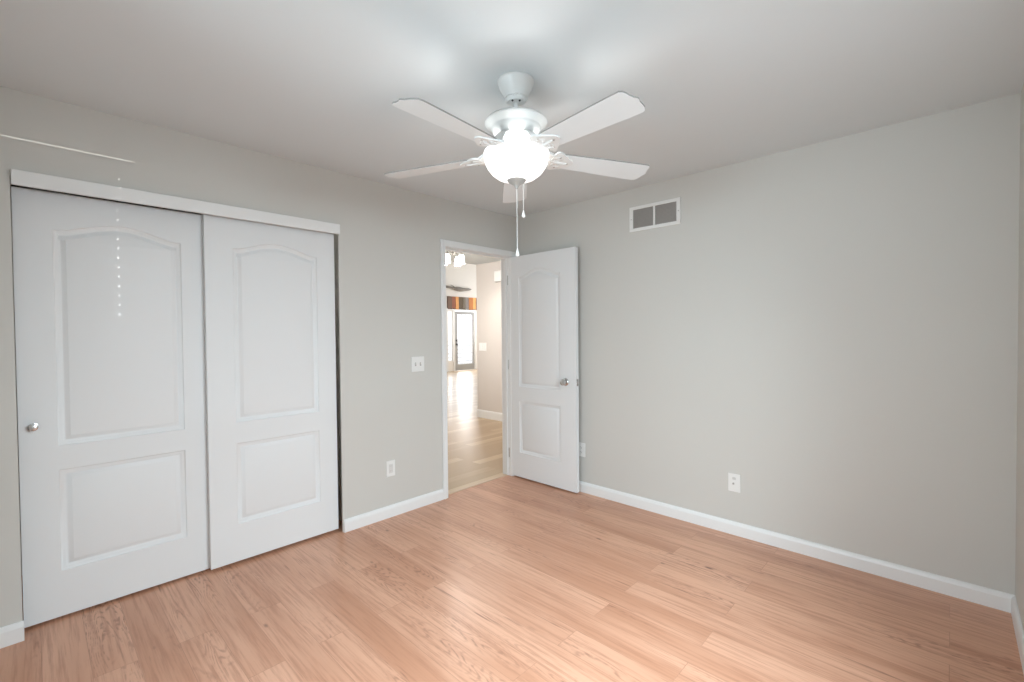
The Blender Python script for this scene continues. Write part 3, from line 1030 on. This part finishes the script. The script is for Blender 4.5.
# wood mosaic panel above the far door
mosaic = empty('wood_mosaic', (10.06, GY, 2.195), 'strip of mixed brown and grey wood boards above the garden door', 'wall art')
cols = [(112, 84, 66), (150, 84, 52), (224, 160, 92), (92, 72, 44), (116, 104, 86), (136, 128, 124), (196, 120, 52), (238, 178, 104), (150, 96, 60), (110, 90, 70)]
wds = [0.20, 0.16, 0.14, 0.20, 0.12, 0.16, 0.20, 0.14, 0.16, 0.14]
x = 0.0
for i, (c, wd) in enumerate(zip(cols, wds)):
    bm = NB(); box(bm, x + 0.001, x + wd - 0.001, -0.028 + 0.008 * (i % 2), -0.0005, 0.0, 0.45, 0.003)
    obj('wood_board', bm, material('board_stain', srgb(*c), 0.6, noise=(9, 0.15)), mosaic)
    x += wd

# driftwood on the far wall
bm = NB()
pts, rad = [], []
for i in range(15):
    u = i / 14
    pts.append((9.60 + 1.52 * u, GY - 0.07, 2.945 + 0.022 * math.sin(u * 7) - 0.02 * u))
    rad.append(0.030 + 0.062 * math.exp(-((u - 0.60) / 0.16) ** 2) + 0.012 * math.sin(9 * u))
rad[0], rad[-1] = 0.012, 0.014
tube(bm, pts, rad, 12)
tube(bm, [(10.35, GY - 0.07, 2.95), (10.25, GY - 0.10, 3.00), (10.12, GY - 0.12, 3.03)], [0.03, 0.02, 0.008], 8)
tag(obj('driftwood', bm, WOODGREY, smooth=60), 'grey driftwood log mounted high on the far wall', 'wall art')

# hall baseboard, fittings
o = baseboard('baseboard_hall', (HX, Y2), (HX, HY), (-1, 0), 'white baseboard under the beige hall wall', h=0.125)
plate('light_switch', (HX, 5.365, 1.13), R(-90), 0.165, 0.125, 'triple switch plate on the beige hall wall', 'light switch', [('rocker', -0.046), ('rocker', 0.0), ('rocker', 0.046)])
chime = empty('door_chime', (HX, 4.93, 2.13), 'white door chime box high on the beige hall wall', 'door chime')
bm = NB(); box(bm, -0.055, -0.0005, -0.11, 0.11, 0, 0.155, 0.008); obj('cover', bm, PLASTIC, chime)
bm = NB(); box(bm, -0.050, -0.0005, -0.10, 0.10, -0.014, -0.0005, 0.002); tag(obj('chime_shadow', bm, SHADEGREY, chime), 'grey strip standing for the shadow under the chime')  # dark strip painted in for the shadow below the box
for i in range(5):
    bm = NB(); box(bm, -0.057, -0.0555, -0.07, 0.07, 0.03 + i * 0.022, 0.036 + i * 0.022); obj('sound_slot', bm, PLASTIC, chime)

hl = empty('hall_light', (3.60, 4.45, H), 'hall ceiling light with glowing white glass shades', 'ceiling light')
bm = NB(); lathe(bm, [(0, 0), (0.065, 0), (0.068, -0.008), (0.060, -0.022), (0.020, -0.030), (0, -0.030)], n=36); obj('canopy', bm, NICKEL, hl, smooth=40)
bm = NB(); lathe(bm, [(0, -0.02), (0.010, -0.02), (0.010, -0.105), (0.018, -0.115), (0.010, -0.128), (0, -0.132)], n=20); obj('stem', bm, NICKEL, hl, smooth=40)
for k in range(4):
    a = R(20 + 90 * k)
    ux, uy = math.cos(a), math.sin(a)
    bm = NB()
    tube(bm, [(ux * r, uy * r, z) for r, z in ((0.0, -0.115), (0.05, -0.095), (0.09, -0.092), (0.12, -0.106), (0.125, -0.128))], 0.006, 10)
    lathe(bm, [(0, -0.116), (0.018, -0.118), (0.020, -0.138), (0, -0.140)], Matrix.Translation((ux * 0.125, uy * 0.125, 0)), 20)
    arm = obj('arm', bm, NICKEL, hl, smooth=40)
    bm = NB()
    lathe(bm, [(0.020, -0.135), (0.029, -0.138), (0.035, -0.158), (0.040, -0.242), (0.038, -0.242), (0.033, -0.158), (0.027, -0.141), (0.020, -0.138)], Matrix.Translation((ux * 0.125, uy * 0.125, 0)), 28, close=True)
    tag(obj('glass_shade', bm, SHADE, arm, smooth=40), 'glowing white glass shade')
    lamp('hall_bulb', 'POINT', (3.60 + ux * 0.125, 4.45 + uy * 0.125, H - 0.26), 5.5, (1.0, 0.95, 0.88), radius=0.03)
dl = empty('recessed_light', (4.36, 4.62, H), 'round recessed downlight in the hall ceiling', 'ceiling light')
bm = NB(); lathe(bm, [(0.062, -0.0005), (0.085, -0.0005), (0.084, -0.005), (0.066, -0.007), (0.062, -0.003)], n=36, close=True); obj('trim_ring', bm, PLASTIC, dl, smooth=40)
bm = NB(); lathe(bm, [(0, -0.002), (0.062, -0.002), (0.062, -0.0005), (0, -0.0005)], n=36); tag(obj('lens', bm, DOWNL, dl), 'lit lens')
lamp('hall_downlight', 'SPOT', (4.36, 4.62, H - 0.02), 44.0, (1.0, 0.94, 0.87), (0, 0, -1), radius=0.05, cone=R(130), blend=0.6)
